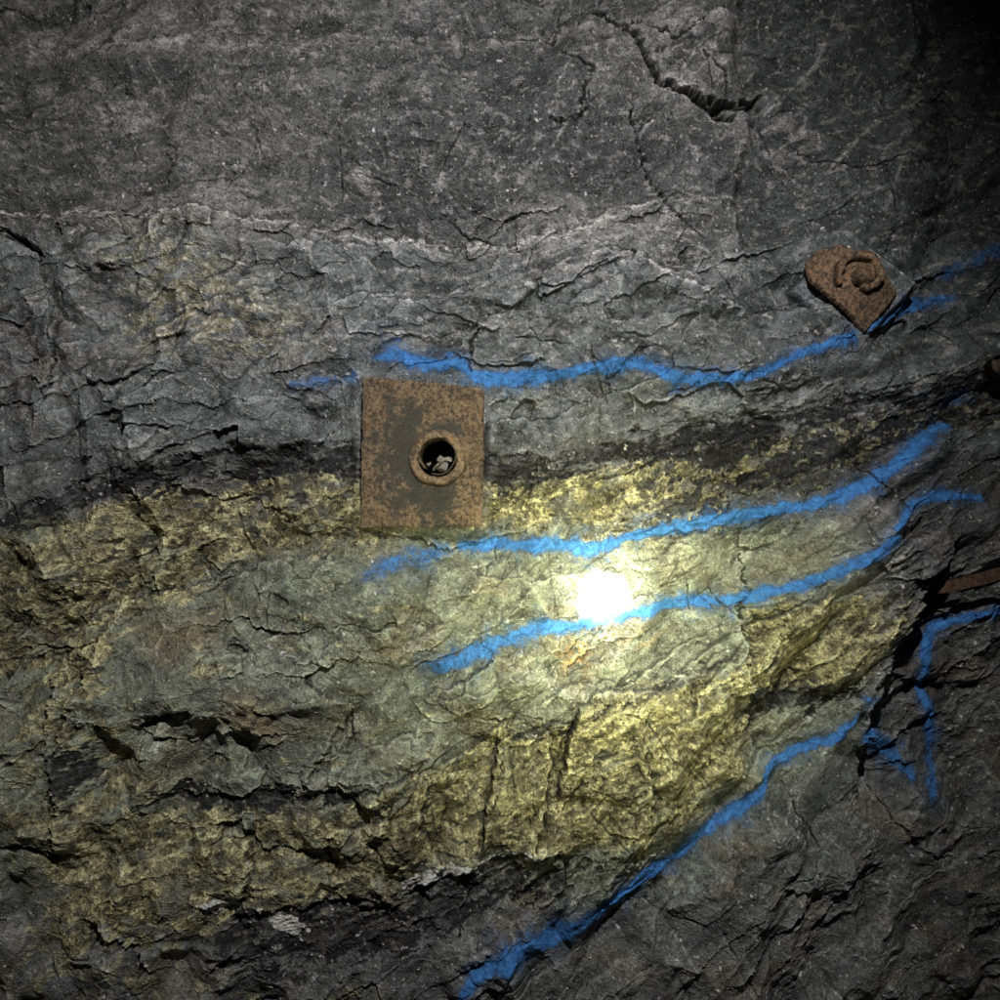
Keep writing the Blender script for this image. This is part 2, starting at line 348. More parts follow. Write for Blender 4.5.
C = mix(C, rgb(.36, .20, .055), orange * .65)
vn = np.abs(gnoise(U / 85 + .6 * w1, V / 60 + .6 * w2, 241)); vein = (1 - sm(.0, .02, vn)) * sm(-.15, .15, fbm(U / 90, V / 70, 3, 251))
vn2 = np.abs(gnoise((U + V * .7) / 40 + .5 * w2, (V - .4 * U) / 26 + .5 * w1, 261)); vein2 = (1 - sm(0, .035, vn2)) * sm(-.05, .2, fbm(U / 60, V / 50, 3, 271))
veins = np.clip(.9 * vein + .75 * vein2, 0, 1) * (1 - gold) * (1 - dark * .8) * (.15 + .85 * sm(-.12, .15, n_m + .5 * n_s))
C = mix(C, rgb(.38, .37, .35), veins * .6)
hair = np.zeros_like(U)
def hairline(pts, wd, al, warp=.1):
    r_ = seg_field(pts, 14, warp)
    if r_ is None: return
    sl, d = r_
    hair[sl] = np.maximum(hair[sl], al * np.exp(-(d / wd) ** 2) * (.15 + .85 * sm(-.15, .08, n_s[sl] + n_m[sl])))
for pts, wd, al in [([(350, 232), (460, 262), (560, 243)], 1.8, .8), ([(380, 300), (470, 288), (560, 266), (640, 262)], 1.6, .8), ([(520, 246), (570, 240), (640, 262), (700, 294), (775, 314)], 3.2, 1.1),
                    ([(540, 243), (620, 218), (650, 205), (770, 190)], 2, .9), ([(640, 262), (700, 270), (760, 262)], 1.5, .8), ([(-20, 213), (100, 218), (230, 222), (345, 234)], 1.8, .85), ([(320, 233), (420, 246), (500, 250), (580, 240)], 2.2, .95),
                    ([(200, 226), (270, 244), (350, 262), (360, 300)], 1.6, .7), ([(370, 270), (380, 320), (365, 370)], 1.4, .6), ([(100, 40), (250, 52), (330, 44)], 1.6, .6), ([(0, 44), (200, 48), (500, 34)], 1.4, .5),
                    ([(290, 0), (300, 60), (285, 120)], 1.4, .4), ([(760, 120), (820, 60), (840, 0)], 1.4, .7), ([(800, 200), (880, 120), (935, 90)], 1.4, .7),
                    ([(600, 250), (680, 262), (760, 250)], 1.5, .8), ([(575, 250), (600, 280), (610, 310)], 1.3, .5), ([(330, 240), (380, 270), (470, 275), (560, 258)], 1.6, .8), ([(660, 60), (700, 30), (740, 20)], 1.8, .8),
                    ([(600, 235), (660, 240), (740, 228)], 1.8, .8), ([(620, 225), (700, 250), (760, 290)], 1.6, .7)]: hairline(pts, wd, al)
for i in range(200):
    x = 480 + 480 * rng.rand(); y = 430 * rng.rand() if i % 3 else 700 + 300 * rng.rand(); a = rng.choice([-.6, .25, 1.1, -1.2]) + .25 * rng.randn(); l = 14 + 60 * rng.rand() ** 2
    hairline([(x, y), (x + math.cos(a) * l * .5 + rng.randn() * 2, y + math.sin(a) * l * .5), (x + math.cos(a) * l, y + math.sin(a) * l)], .7 + .6 * rng.rand(), .3 + .5 * rng.rand())
for i in range(120):
    x = 480 * rng.rand(); y = 1000 * rng.rand(); a = rng.choice([-.5, .3, 1.2]) + .25 * rng.randn(); l = 12 + 40 * rng.rand() ** 2
    hairline([(x, y), (x + math.cos(a) * l * .5 + rng.randn() * 2, y + math.sin(a) * l * .5), (x + math.cos(a) * l, y + math.sin(a) * l)], .7 + .5 * rng.rand(), .2 + .35 * rng.rand())
C = mix(C, rgb(.48, .47, .45), np.clip(hair, 0, 1) * (1 - .8 * gold) * .85)
def stripe(pts, w, seed):
    xs = [p[0] for p in pts]; ys = [p[1] for p in pts]
    s = np.abs(Vc + .4 * rag - np.interp(Uc, xs, ys)) / w
    return np.exp(-s ** 2) * sm(xs[0], xs[0] + 20, U) * (1 - sm(xs[-1] - 20, xs[-1], U)) * sm(-.2, .06, fbm(U / 9, V / 5, 4, seed, .6))
pale = (.25 * stripe([(-60, 214), (100, 220), (200, 224), (350, 235), (430, 247), (500, 252), (560, 238), (620, 215), (660, 210)], 9, 281)
        + .35 * stripe([(0, 46), (240, 52), (560, 36), (760, 30)], 5, 293)
        + .4 * stripe([(0, 372), (120, 350), (330, 340), (560, 322), (740, 330)], 4, 295)
        + .5 * stripe([(500, 655), (560, 690), (640, 690), (720, 662)], 4, 297)
        + .9 * blob(105, 120, 26, 16) * sm(-.05, .15, n_m) + 1.2 * blob(362, 182, 9, 9) + .9 * blob(150, 40, 90, 12) * sm(0, .15, n_m)
        + 1.0 * blob(425, 15, 22, 18) * sm(0, .15, n_m) + .6 * blob(600, 225, 80, 18) * sm(-.1, .15, n_m) + .7 * blob(690, 50, 50, 40) * sm(-.05, .15, n_m)
        + .6 * blob(780, 130, 40, 30) * sm(-.05, .1, n_m) + .5 * blob(580, 265, 90, 22) * sm(-.05, .12, n_m)
        + .45 * sm(.20, .30, fbm(U / 16, V / 11, 4, 299, .6)) * (1 - sm(380, 450, V)))
C = mix(C, rgb(.46, .44, .41), np.clip(pale, 0, 1) * .75)
C = mix(C, rgb(.66, .62, .56), quartz * .9)
C = C * (1 + .42 * convex + .32 * convex2)[..., None]  # pale dusty crushed edges; hollows darkened in the colour to imitate cavity shade
C = C * (1 - .5 * crack)[..., None]
C = np.clip(C, .006, .78)

# ------------------------------------------------------------------ wall mesh
y0 = base_depth(U, V)
Y = y0 - h * P
X = (U - 500) * P * (1 + y0 / D) + .0012 * w3
Z = (500 - V) * P * (1 + y0 / D) + .0012 * w4
co = np.stack([X, Y, Z], -1).reshape(-1, 3).astype(np.float32)

def grid_mesh(name, co, faces, smooth=True):
    me = bpy.data.meshes.new(name)
    me.vertices.add(len(co)); me.vertices.foreach_set('co', np.ascontiguousarray(co, np.float32).ravel())
    me.loops.add(len(faces) * 4); me.loops.foreach_set('vertex_index', faces.ravel().astype(np.int32))
    me.polygons.add(len(faces)); me.polygons.foreach_set('loop_start', np.arange(0, len(faces) * 4, 4, dtype=np.int32))
    me.polygons.foreach_set('use_smooth', np.full(len(faces), smooth))
    me.update(calc_edges=True)
    return me
idx = np.arange(NR * NC).reshape(NR, NC)
faces = np.stack([idx[:-1, :-1], idx[1:, :-1], idx[1:, 1:], idx[:-1, 1:]], -1).reshape(-1, 4)
me = grid_mesh('rock_wall', co, faces, False)
a = me.attributes.new('col', 'FLOAT_COLOR', 'POINT')
a.data.foreach_set('color', np.concatenate([C.reshape(-1, 3), np.ones((NR * NC, 1))], 1).astype(np.float32).ravel())
a = me.attributes.new('gold', 'FLOAT', 'POINT'); a.data.foreach_set('value', gold.astype(np.float32).ravel())
a = me.attributes.new('dark', 'FLOAT', 'POINT'); a.data.foreach_set('value', (dark * (1 - quartz)).astype(np.float32).ravel())
a = me.attributes.new('quartz', 'FLOAT', 'POINT'); a.data.foreach_set('value', quartz.astype(np.float32).ravel())
wall = bpy.data.objects.new('rock_wall', me); bpy.context.collection.objects.link(wall)
wall['kind'] = 'structure'
wall['label'] = 'dark grey mine rock face with gold and black mineral bands'
wall['category'] = 'rock wall'

# ------------------------------------------------------------------ material helpers
def new_mat(name):
    m = bpy.data.materials.new(name); m.use_nodes = True
    nt = m.node_tree; nt.nodes.clear()
    out = nt.nodes.new('ShaderNodeOutputMaterial'); b = nt.nodes.new('ShaderNodeBsdfPrincipled')
    nt.links.new(b.outputs[0], out.inputs[0])
    return m, nt, b, out
def N(nt, t, **kw):
    n = nt.nodes.new(t)
    for k_, v_ in kw.items(): setattr(n, k_, v_)
    return n
def noise(nt, vec, scale, detail=4, rough=.6, dist=0):
    n = N(nt, 'ShaderNodeTexNoise'); n.inputs['Scale'].default_value = scale; n.inputs['Detail'].default_value = detail
    n.inputs['Roughness'].default_value = rough; n.inputs['Distortion'].default_value = dist
    nt.links.new(vec, n.inputs['Vector']); return n.outputs['Fac']
def ramp(nt, fac, a, b, va=0., vb=1.):
    n = N(nt, 'ShaderNodeMapRange'); n.inputs['From Min'].default_value = a; n.inputs['From Max'].default_value = b
    n.inputs['To Min'].default_value = va; n.inputs['To Max'].default_value = vb; nt.links.new(fac, n.inputs['Value']); return n.outputs[0]
def math_(nt, op, a, b):
    n = N(nt, 'ShaderNodeMath', operation=op)
    for i, v in enumerate((a, b)):
        if isinstance(v, (int, float)): n.inputs[i].default_value = v
        else: nt.links.new(v, n.inputs[i])
    return n.outputs[0]
def mixc(nt, fac, a, b, mode='MIX'):
    n = N(nt, 'ShaderNodeMix', data_type='RGBA', blend_type=mode)
    for i, v in ((0, fac), (6, a), (7, b)):
        if isinstance(v, (int, float)): n.inputs[i].default_value = v
        elif isinstance(v, tuple): n.inputs[i].default_value = (*v, 1)
        else: nt.links.new(v, n.inputs[i])
    return n.outputs[2]
def attr(nt, name):
    n = N(nt, 'ShaderNodeAttribute'); n.attribute_name = name; return n
def bump(nt, b, hgt, dist, strength=1.0):
    n = N(nt, 'ShaderNodeBump'); n.inputs['Distance'].default_value = dist; n.inputs['Strength'].default_value = strength
    nt.links.new(hgt, n.inputs['Height'])
    nt.links.new(n.outputs[0], b.inputs['Normal']); return n.outputs[0]

# rock
m, nt, b, out = new_mat('banded_rock')
tc = N(nt, 'ShaderNodeTexCoord').outputs['Object']
col = attr(nt, 'col').outputs['Color']; g = attr(nt, 'gold').outputs['Fac']; dk = attr(nt, 'dark').outputs['Fac']; qz = attr(nt, 'quartz').outputs['Fac']
n1 = noise(nt, tc, 110, 6, .8); n2 = noise(nt, tc, 420, 4, .75); n3 = noise(nt, tc, 900, 2, .6)
fac = math_(nt, 'MULTIPLY', ramp(nt, n1, .3, .7, .5, 1.5), ramp(nt, n2, .3, .7, .3, 1.7))
comb = N(nt, 'ShaderNodeCombineXYZ')
for i in range(3): nt.links.new(fac, comb.inputs[i])
c = mixc(nt, ramp(nt, qz, 0, 1, 1, .45), col, comb.outputs[0], 'MULTIPLY')
spk = math_(nt, 'MULTIPLY', ramp(nt, n2, .58, .65), ramp(nt, noise(nt, tc, 14, 5), .44, .57, .06, .85))
vo = N(nt, 'ShaderNodeTexVoronoi'); vo.inputs['Scale'].default_value = 130; nt.links.new(tc, vo.inputs['Vector'])
sepc = N(nt, 'ShaderNodeSeparateColor'); nt.links.new(vo.outputs['Color'], sepc.inputs[0])
dots = math_(nt, 'MULTIPLY', ramp(nt, vo.outputs['Distance'], .36, .2), ramp(nt, sepc.outputs[0], .82, .88))
spk = math_(nt, 'MAXIMUM', spk, math_(nt, 'MULTIPLY', dots, .8))
spk = math_(nt, 'MULTIPLY', spk, ramp(nt, dk, 0, .8, 1, .12))
c = mixc(nt, math_(nt, 'MULTIPLY', spk, ramp(nt, g, 0, 1, .85, .15)), c, (.42, .42, .405))
c = mixc(nt, ramp(nt, n1, .41, .31, 0, .65), c, (.016, .016, .017))
nt.links.new(c, b.inputs['Base Color'])
vg = N(nt, 'ShaderNodeTexVoronoi'); vg.inputs['Scale'].default_value = 300; nt.links.new(tc, vg.inputs['Vector'])
sg = N(nt, 'ShaderNodeSeparateColor'); nt.links.new(vg.outputs['Color'], sg.inputs[0])
nt.links.new(math_(nt, 'MULTIPLY', g, ramp(nt, sg.outputs[1], .2, .8, .25, .9)), b.inputs['Metallic'])
nt.links.new(math_(nt, 'ADD', ramp(nt, sg.outputs[0], 0, 1, .18, .56), ramp(nt, n2, .35, .65, -.04, .12)), b.inputs['Roughness'])
nt.links.new(ramp(nt, dk, 0, 1, .65, .35), b.inputs['Specular IOR Level'])
hh = math_(nt, 'ADD', math_(nt, 'MULTIPLY', n1, 1.0), math_(nt, 'ADD', math_(nt, 'MULTIPLY', n2, .8), math_(nt, 'MULTIPLY', vg.outputs['Distance'], .6)))
hh = math_(nt, 'ADD', hh, math_(nt, 'MULTIPLY', n3, .35))
bump(nt, b, hh, .0026, 1.0)
me.materials.append(m)

# paint
pm, nt, b, out = new_mat('blue_spray_paint')
tc = N(nt, 'ShaderNodeTexCoord').outputs['Object']
n1 = noise(nt, tc, 110, 6, .8); n2 = noise(nt, tc, 420, 4, .75); n4 = noise(nt, tc, 30, 5, .68)
cov = attr(nt, 'cover').outputs['Fac']
c = mixc(nt, ramp(nt, n1, .35, .65), (.022, .120, .36), (.080, .31, .74))
nt.links.new(c, b.inputs['Base Color']); b.inputs['Roughness'].default_value = .6
hh = math_(nt, 'ADD', math_(nt, 'MULTIPLY', n1, 1.0), math_(nt, 'MULTIPLY', n2, .9)); bump(nt, b, hh, .003, 1.0)
s = math_(nt, 'ADD', cov, math_(nt, 'ADD', ramp(nt, n2, .3, .7, -.36, .36), ramp(nt, n1, .3, .7, -.30, .30)))
s = math_(nt, 'ADD', s, ramp(nt, n4, .35, .65, -.48, .12))
alpha = ramp(nt, s, .08, 1.05, 0, .93)
tr = N(nt, 'ShaderNodeBsdfTransparent'); mx = N(nt, 'ShaderNodeMixShader')
nt.links.new(alpha, mx.inputs[0]); nt.links.new(tr.outputs[0], mx.inputs[1]); nt.links.new(b.outputs[0], mx.inputs[2]); nt.links.new(mx.outputs[0], out.inputs[0])

def catmull(pts, n=8):
    p = [np.array(q, float) for q in pts]; p = [2 * p[0] - p[1]] + p + [2 * p[-1] - p[-2]]; o = []
    for i in range(1, len(p) - 2):
        for t in np.linspace(0, 1, n, endpoint=False):
            o.append(.5 * ((2 * p[i]) + (-p[i - 1] + p[i + 1]) * t + (2 * p[i - 1] - 5 * p[i] + 4 * p[i + 1] - p[i + 2]) * t * t + (-p[i - 1] + 3 * p[i] - 3 * p[i + 1] + p[i + 2]) * t ** 3))
    o.append(p[-2]); return np.array(o)
wob = fbm(U / 22, V / 22, 3, 301)
def paint(strokes, label):
    cover = np.zeros(U.shape, np.float32)
    for pts in strokes:
        q = catmull(pts, 7); pad = 40
        i0, i1 = np.searchsorted(us, [q[:, 0].min() - pad, q[:, 0].max() + pad]); j0, j1 = np.searchsorted(vs, [q[:, 1].min() - pad, q[:, 1].max() + pad])
        x = (U + 2.2 * w3 + 2.5 * w1)[j0:j1, i0:i1]; y = (V + 2.2 * w4 + 2.5 * w2)[j0:j1, i0:i1]
        best = np.zeros(x.shape)
        for i in range(len(q) - 1):
            a_, b_ = q[i], q[i + 1]; d = b_[:2] - a_[:2]; L = d @ d + 1e-6
            t = np.clip(((x - a_[0]) * d[0] + (y - a_[1]) * d[1]) / L, 0, 1)
            w = (a_[2] + (b_[2] - a_[2]) * t) * (1 + .7 * wob[j0:j1, i0:i1]); st = a_[3] + (b_[3] - a_[3]) * t
            r = np.hypot(x - a_[0] - t * d[0], y - a_[1] - t * d[1]) / w
            core = 1.28 * np.exp(-(r / 1.08) ** 2.2); mist = .46 * np.exp(-(r / 2.1) ** 2)
            best = np.maximum(best, st * np.maximum(core, mist))
        cover[j0:j1, i0:i1] = np.maximum(cover[j0:j1, i0:i1], best)
    cover = cover * (1 + .20 * np.clip(convex2, -1, 1)) * (1 - .5 * crack)
    cf = np.maximum.reduce([cover[:-1, :-1], cover[1:, :-1], cover[1:, 1:], cover[:-1, 1:]]).ravel()
    fs = faces[cf > .05]
    uniq, inv = np.unique(fs.ravel(), return_inverse=True)
    pc = co[uniq].copy(); pc[:, 1] -= .0009
    pme = grid_mesh('blue_paint_line', pc, inv.reshape(-1, 4), False)
    cv = cover.ravel()[uniq]; cv = np.where(cv < .14, cv - (.14 - cv) * 5, cv)
    at = pme.attributes.new('cover', 'FLOAT', 'POINT'); at.data.foreach_set('value', cv.astype(np.float32))
    pme.materials.append(pm)
    o = bpy.data.objects.new('blue_paint_line', pme); bpy.context.collection.objects.link(o)
    o['label'] = label; o['category'] = 'paint line'; o['group'] = 'blue spray-painted survey lines on the rock'
    return o
paint([[(300, 389, 5, .42), (330, 384, 6, .5), (356, 377, 6, .55)],
       [(378, 357, 5, .8), (400, 357, 8, 1), (430, 366, 8, 1), (462, 367, 7, 1), (470, 374, 6, 1)],
       [(474, 378, 5, 1), (500, 380, 8, 1.05), (560, 377, 6, 1.05), (600, 371, 6.5, 1), (640, 366, 6.5, 1.05), (675, 378, 6.5, 1.05), (715, 377, 6, 1.05)],
       [(722, 379, 6, 1.05), (760, 372, 5, 1.05), (800, 355, 5, 1.05), (848, 338, 6, 1.05)],
       [(866, 327, 4, 1), (890, 316, 5, 1.05), (925, 302, 6, 1), (958, 295, 4, .6)]],
      'wavy blue spray-painted line running past both bolt plates')
paint([[(368, 574, 10, .5), (400, 562, 12, .62), (440, 552, 8, .66), (455, 550, 5, .6)],
       [(460, 547, 5, 1), (500, 546, 7, 1.1), (560, 544, 7, 1.1), (592, 550, 8, 1.1), (620, 540, 6, 1.1), (680, 526, 7, 1.1), (760, 513, 6.5, 1.1), (830, 499, 6.5, 1.1), (880, 481, 6, 1.1), (905, 459, 6, 1.1), (935, 433, 6, 1.1), (958, 423, 5, .8)],
       [(955, 402, 5, .4), (970, 396, 6, .55), (988, 396, 5, .4)]],
      'long blue spray-painted line above the torch spot')
paint([[(436, 666, 10, .95), (460, 660, 10, 1.0), (500, 644, 8, .95), (540, 628, 8, 1.05), (585, 626, 6, 1.05), (640, 612, 6, 1.1), (690, 605, 7, 1.1), (740, 602, 6.5, 1.1), (780, 588, 6.5, 1.1), (830, 570, 5.5, 1.1), (886, 538, 5.5, 1.1)],
       [(886, 526, 4.5, 1), (900, 512, 5, 1.05), (935, 496, 5, 1.1), (980, 498, 4.5, 1)]],
      'blue spray-painted line passing through the torch spot')
paint([[(462, 994, 5, 1.1), (480, 970, 7, 1.1), (510, 950, 12, 1.05), (560, 934, 12, 1.05), (600, 911, 9, 1.1), (640, 882, 7, 1.1), (678, 858, 6.5, 1.1), (705, 830, 7.5, 1.1), (735, 812, 6.5, 1.1), (760, 788, 5, 1.1), (768, 770, 5, 1.1), (790, 755, 5, 1.1), (830, 735, 6, 1.1), (857, 712, 5, 1.1)]],
      'blue spray-painted line climbing across the lower grey rock')
paint([[(862, 697, 6, .5), (874, 694, 5, .4)], [(866, 734, 8, .95), (884, 744, 13, .85), (903, 760, 10, .75), (922, 782, 5, .7)]],
      'smudged blue spray paint patch on recessed dark rock')
paint([[(1000, 613, 4.5, 1.05), (975, 618, 4.5, 1.05), (945, 632, 5, 1.05), (930, 655, 5, 1.05), (933, 690, 5, 1.05), (942, 720, 5, 1.05), (948, 745, 4.5, .9), (944, 780, 4, .75), (936, 802, 6, .75)]],
      'hooked blue spray-painted line curving down recessed rock')
paint([[(952, 270, 7, .45), (975, 258, 8, .5), (1010, 243, 7, .45)]],
      'faint blue spray-painted dash on shadowed recessed rock')

# ------------------------------------------------------------------ steel
def rust(name, tone=1.0, stains=(), bd=.0026, red=1.0):
    m, nt, b, out = new_mat(name)
    tc = N(nt, 'ShaderNodeTexCoord').outputs['Object']
    a1 = noise(nt, tc, 34, 7, .74); a2 = noise(nt, tc, 170, 6, .8); a3 = noise(nt, tc, 700, 3, .7)
    T_ = lambda r_, g_, b_: (r_ * tone, g_ * tone / red, b_ * tone / red)
    c = mixc(nt, ramp(nt, a1, .42, .58), T_(.070, .044, .025), T_(.185, .122, .066))
    c = mixc(nt, ramp(nt, a2, .50, .58, 0, .65), c, T_(.32, .235, .140))
    c = mixc(nt, ramp(nt, noise(nt, tc, 80, 5, .7), .54, .64, 0, .7), c, T_(.18, .080, .030))
    c = mixc(nt, ramp(nt, a2, .49, .41), c, (.020, .015, .011))
    for (pt, sx, sz, rad) in stains:
        vm = N(nt, 'ShaderNodeVectorMath', operation='SUBTRACT'); nt.links.new(tc, vm.inputs[0]); vm.inputs[1].default_value = pt
        vs_ = N(nt, 'ShaderNodeVectorMath', operation='MULTIPLY'); nt.links.new(vm.outputs[0], vs_.inputs[0]); vs_.inputs[1].default_value = (sx, 0, sz)
        ln = N(nt, 'ShaderNodeVectorMath', operation='LENGTH'); nt.links.new(vs_.outputs[0], ln.inputs[0])
        d = math_(nt, 'ADD', ln.outputs['Value'], ramp(nt, a1, .3, .7, -.035, .035))
        d = math_(nt, 'ADD', d, ramp(nt, a2, .3, .7, -.012, .012))
        c = mixc(nt, ramp(nt, d, rad + .009, rad - .007, 0, .88), c, (.034, .034, .028))
    c = mixc(nt, ramp(nt, a3, .56, .70, 0, .45), c, T_(.42, .34, .24))
    nt.links.new(c, b.inputs['Base Color']); b.inputs['Roughness'].default_value = .58; b.inputs['Metallic'].default_value = .1
    hh = math_(nt, 'ADD', math_(nt, 'MULTIPLY', a2, 1.2), math_(nt, 'MULTIPLY', a3, .4)); hh = math_(nt, 'ADD', hh, math_(nt, 'MULTIPLY', a1, 2.0))
    bump(nt, b, hh, bd, 1.0)
    return m
def mk(name, verts, fcs, mat, parent=None, smooth=False, label=None):
    me_ = bpy.data.meshes.new(name); me_.from_pydata([tuple(v) for v in verts], [], fcs); me_.update()
    bm = bmesh.new(); bm.from_mesh(me_); bmesh.ops.recalc_face_normals(bm, faces=bm.faces); bm.to_mesh(me_); bm.free()
    if smooth: me_.polygons.foreach_set('use_smooth', [True] * len(me_.polygons))
    me_.materials.append(mat)
    o = bpy.data.objects.new(name, me_); bpy.context.collection.objects.link(o)
    if parent: o.parent = parent
    if label: o['label'] = label
    return o
def plate_mesh(outline, hole_r, thick, dome_r, dome_h, seed, bend=0.0, jag=.0006, rings=26, warp=.0007):
    r = np.random.RandomState(seed)
    pl = np.array(outline); n = len(pl)
    angs = set(np.linspace(-math.pi, math.pi, 260, endpoint=False))
    for q in pl: angs.add(math.atan2(q[1], q[0]))
    angs = sorted(angs); V_ = []; F = []
    def hit(a):
        d = np.array([math.cos(a), math.sin(a)]); best = 1e9
        for i in range(n):
            p, q = pl[i], pl[(i + 1) % n]; e = q - p; den = d[0] * e[1] - d[1] * e[0]
            if abs(den) < 1e-12: continue
            t = (p[0] * e[1] - p[1] * e[0]) / den; s = (p[0] * d[1] - p[1] * d[0]) / den
            if t > 0 and -1e-6 <= s <= 1 + 1e-6: best = min(best, t)
        return best
    A = len(angs); T = np.linspace(0, 1, rings); ph = r.rand(6) * 6
    for ai, a in enumerate(angs):
        R = hit(a); R += jag * (math.sin(a * 23 + ph[0]) + math.sin(a * 51 + ph[1]) + .6 * math.sin(a * 97 + ph[2])) * .5 + jag * .3 * r.randn()
        ed = 0
        for k_, t in enumerate(T):
            rr = hole_r + (R - hole_r) * t
            y = -thick - dome_h * math.exp(-((rr - hole_r) / dome_r) ** 2)
            x = rr * math.cos(a); z = rr * math.sin(a)
            y += warp * math.sin(x * 60 + ph[3]) * math.sin(z * 50 + ph[4]) - bend * (x * x + z * z)
            if k_ == rings - 1: y += .0014
            V_.append((x, y, z)); ed = y
        rr = R + .0008
        V_.append((rr * math.cos(a), ed + thick * .9, rr * math.sin(a)))
        V_.append((hole_r * .98 * math.cos(a), -.0005, hole_r * .98 * math.sin(a)))
    M = rings + 2
    for i in range(A):
        j = (i + 1) % A
        for k_ in range(rings - 1): F.append((i * M + k_, j * M + k_, j * M + k_ + 1, i * M + k_ + 1))
        F.append((i * M + rings - 1, j * M + rings - 1, j * M + rings, i * M + rings))
        F.append((i * M + rings, j * M + rings, j * M + rings + 1, i * M + rings + 1))
        F.append((i * M + rings + 1, j * M + rings + 1, j * M, i * M))
    return V_, F
def lathe(profile, seg=72, arc=2 * math.pi, start=0., wob=0., seed=0, lift=0.0):
    r = np.random.RandomState(seed); ph = r.rand(3) * 6
    V_ = []; F = []; closed = abs(arc - 2 * math.pi) < 1e-6; n = len(profile)
    cnt = seg if closed else seg + 1
    for i in range(cnt):
        a = start + arc * i / seg; w = 1 + wob * (math.sin(a * 3 + ph[0]) + .6 * math.sin(a * 7 + ph[1]))
        for (rr, y) in profile: V_.append((rr * w * math.cos(a), y - lift * i / seg, rr * w * math.sin(a)))
    for i in range(seg):
        j = (i + 1) % cnt
        for k_ in range(n): F.append((i * n + k_, j * n + k_, j * n + (k_ + 1) % n, i * n + (k_ + 1) % n))
    if not closed: F.append(tuple(range(n))); F.append(tuple((cnt - 1) * n + k_ for k_ in range(n)))
    return V_, F
def spiral(r0, r1, a0, a1, y0_, y1_, w, t, seg=90, taper=.5, seed=1):
    """flat strip curled into an open ring: w = radial half width, t = depth towards the wall"""
    V_ = []; F = []; r = np.random.RandomState(seed); ph = r.rand(4) * 6
    for i in range(seg + 1):
        f = i / seg; a = a0 + (a1 - a0) * f; rc = (r0 + (r1 - r0) * f) * (1 + .03 * math.sin(5 * a + ph[0]) + .015 * math.sin(11 * a + ph[1])); y = y0_ + (y1_ - y0_) * f + .0015 * math.sin(4 * a + ph[2])
        ww = w * (taper + (1 - taper) * math.sin(math.pi * f) ** .5) * (1 + .08 * math.sin(9 * a + ph[3]))
        for (dr, dy) in [(-ww, .15 * t), (-ww * .8, .0), (0, -.04 * t), (ww * .8, .0), (ww, .15 * t), (ww * 1.1, t), (-ww, t)]:
            V_.append(((rc + dr) * math.cos(a), y + dy, (rc + dr) * math.sin(a)))
    n = 7
    for i in range(seg):
        for k_ in range(n): F.append((i * n + k_, (i + 1) * n + k_, (i + 1) * n + (k_ + 1) % n, i * n + (k_ + 1) % n))
    F.append(tuple(range(n))); F.append(tuple(seg * n + k_ for k_ in range(n)))
    return V_, F
def shard(cx, cy, cz, s, seed, flat=.45):
    bm = bmesh.new(); bmesh.ops.create_icosphere(bm, subdivisions=2, radius=s)
    r = np.random.RandomState(seed); d = r.randn(6, 3); d /= np.linalg.norm(d, axis=1)[:, None]
    ax = r.randn(3); ax /= np.linalg.norm(ax)
    for v_ in bm.verts:
        p = np.array(v_.co)
        for q in d:
            o = p @ q - s * .35
            if o > 0: p = p - q * o
        p = p - ax * (p @ ax) * (1 - flat)
        v_.co = Vector(p * 1.3) + Vector((cx, cy, cz))
    vs_ = [tuple(v_.co) for v_ in bm.verts]; fs = [tuple(v_.index for v_ in f.verts) for f in bm.faces]; bm.free()
    return vs_, fs
def join(lst):
    V_ = []; F = []
    for v_, f_ in lst:
        o = len(V_); V_ += list(v_); F += [tuple(i + o for i in q) for q in f_]
    return V_, F
def empty(name, loc, label, cat, group=None, rot_=(0, 0, 0)):
    e = bpy.data.objects.new(name, None); e.empty_display_size = .05; e.location = loc; e.rotation_euler = rot_
    bpy.context.collection.objects.link(e); e['label'] = label; e['category'] = cat
    if group: e['group'] = group
    return e
def rel(pts, c, s): return [((p[0] - c[0]) * P * s, -(p[1] - c[1]) * P * s) for p in pts]

# --- big plate
c1 = (438, 456); yb = float(base_depth(422, 453)) - h_p1 * P
sc = (D + yb - .008) / D
loc = to_world(c1[0], c1[1], yb)
bolt = empty('rock_bolt', loc, 'rusty square steel bolt plate with hollow bolt in blasted rock', 'rock bolt', 'rock bolts in the mine wall')
ru1 = rust('rusted_plate_steel', .92, [((-.050, 0, .012), 1, .45, .040), ((-.004, 0, -.066), 1, .7, .032), ((.012, 0, .042), 1, 1.4, .018)])
ru2 = rust('rusted_ring_steel', 1.15, bd=.0018); ru3 = rust('old_brown_rust', .45, bd=.0015)
Vv, Ff = plate_mesh(rel([(364, 377), (424, 382), (484, 389), (484, 460), (482, 526), (420, 528), (361, 528), (362, 450)], c1, sc), 21.0 * P, .0105, 12 * P, .004, 5, jag=.0011, warp=.0018)
mk('face_plate', Vv, Ff, ru1, bolt)
Vv, Ff = lathe([(18.2 * P, -.013), (18.6 * P, -.0195), (20.5 * P, -.0225), (24.5 * P, -.0210), (27.0 * P, -.0175), (27.4 * P, -.0105), (18.2 * P, -.0100)], 90, wob=.018, seed=3)
mk('collar_ring', [(x, y, z - .004) for x, y, z in Vv], Ff, ru2, bolt, True)
Vv, Ff = lathe([(18.4 * P, -.0150), (18.4 * P, .11), (17.2 * P, .11), (17.2 * P, -.0150)], 60, arc=2 * math.pi * .93, start=-1.9, wob=.03, seed=4)
mk('bolt_tube', Vv, Ff, ru3, bolt, True)
fm, nt, b, out = new_mat('grey_grout')
tc = N(nt, 'ShaderNodeTexCoord').outputs['Object']; a1 = noise(nt, tc, 160, 5, .7)
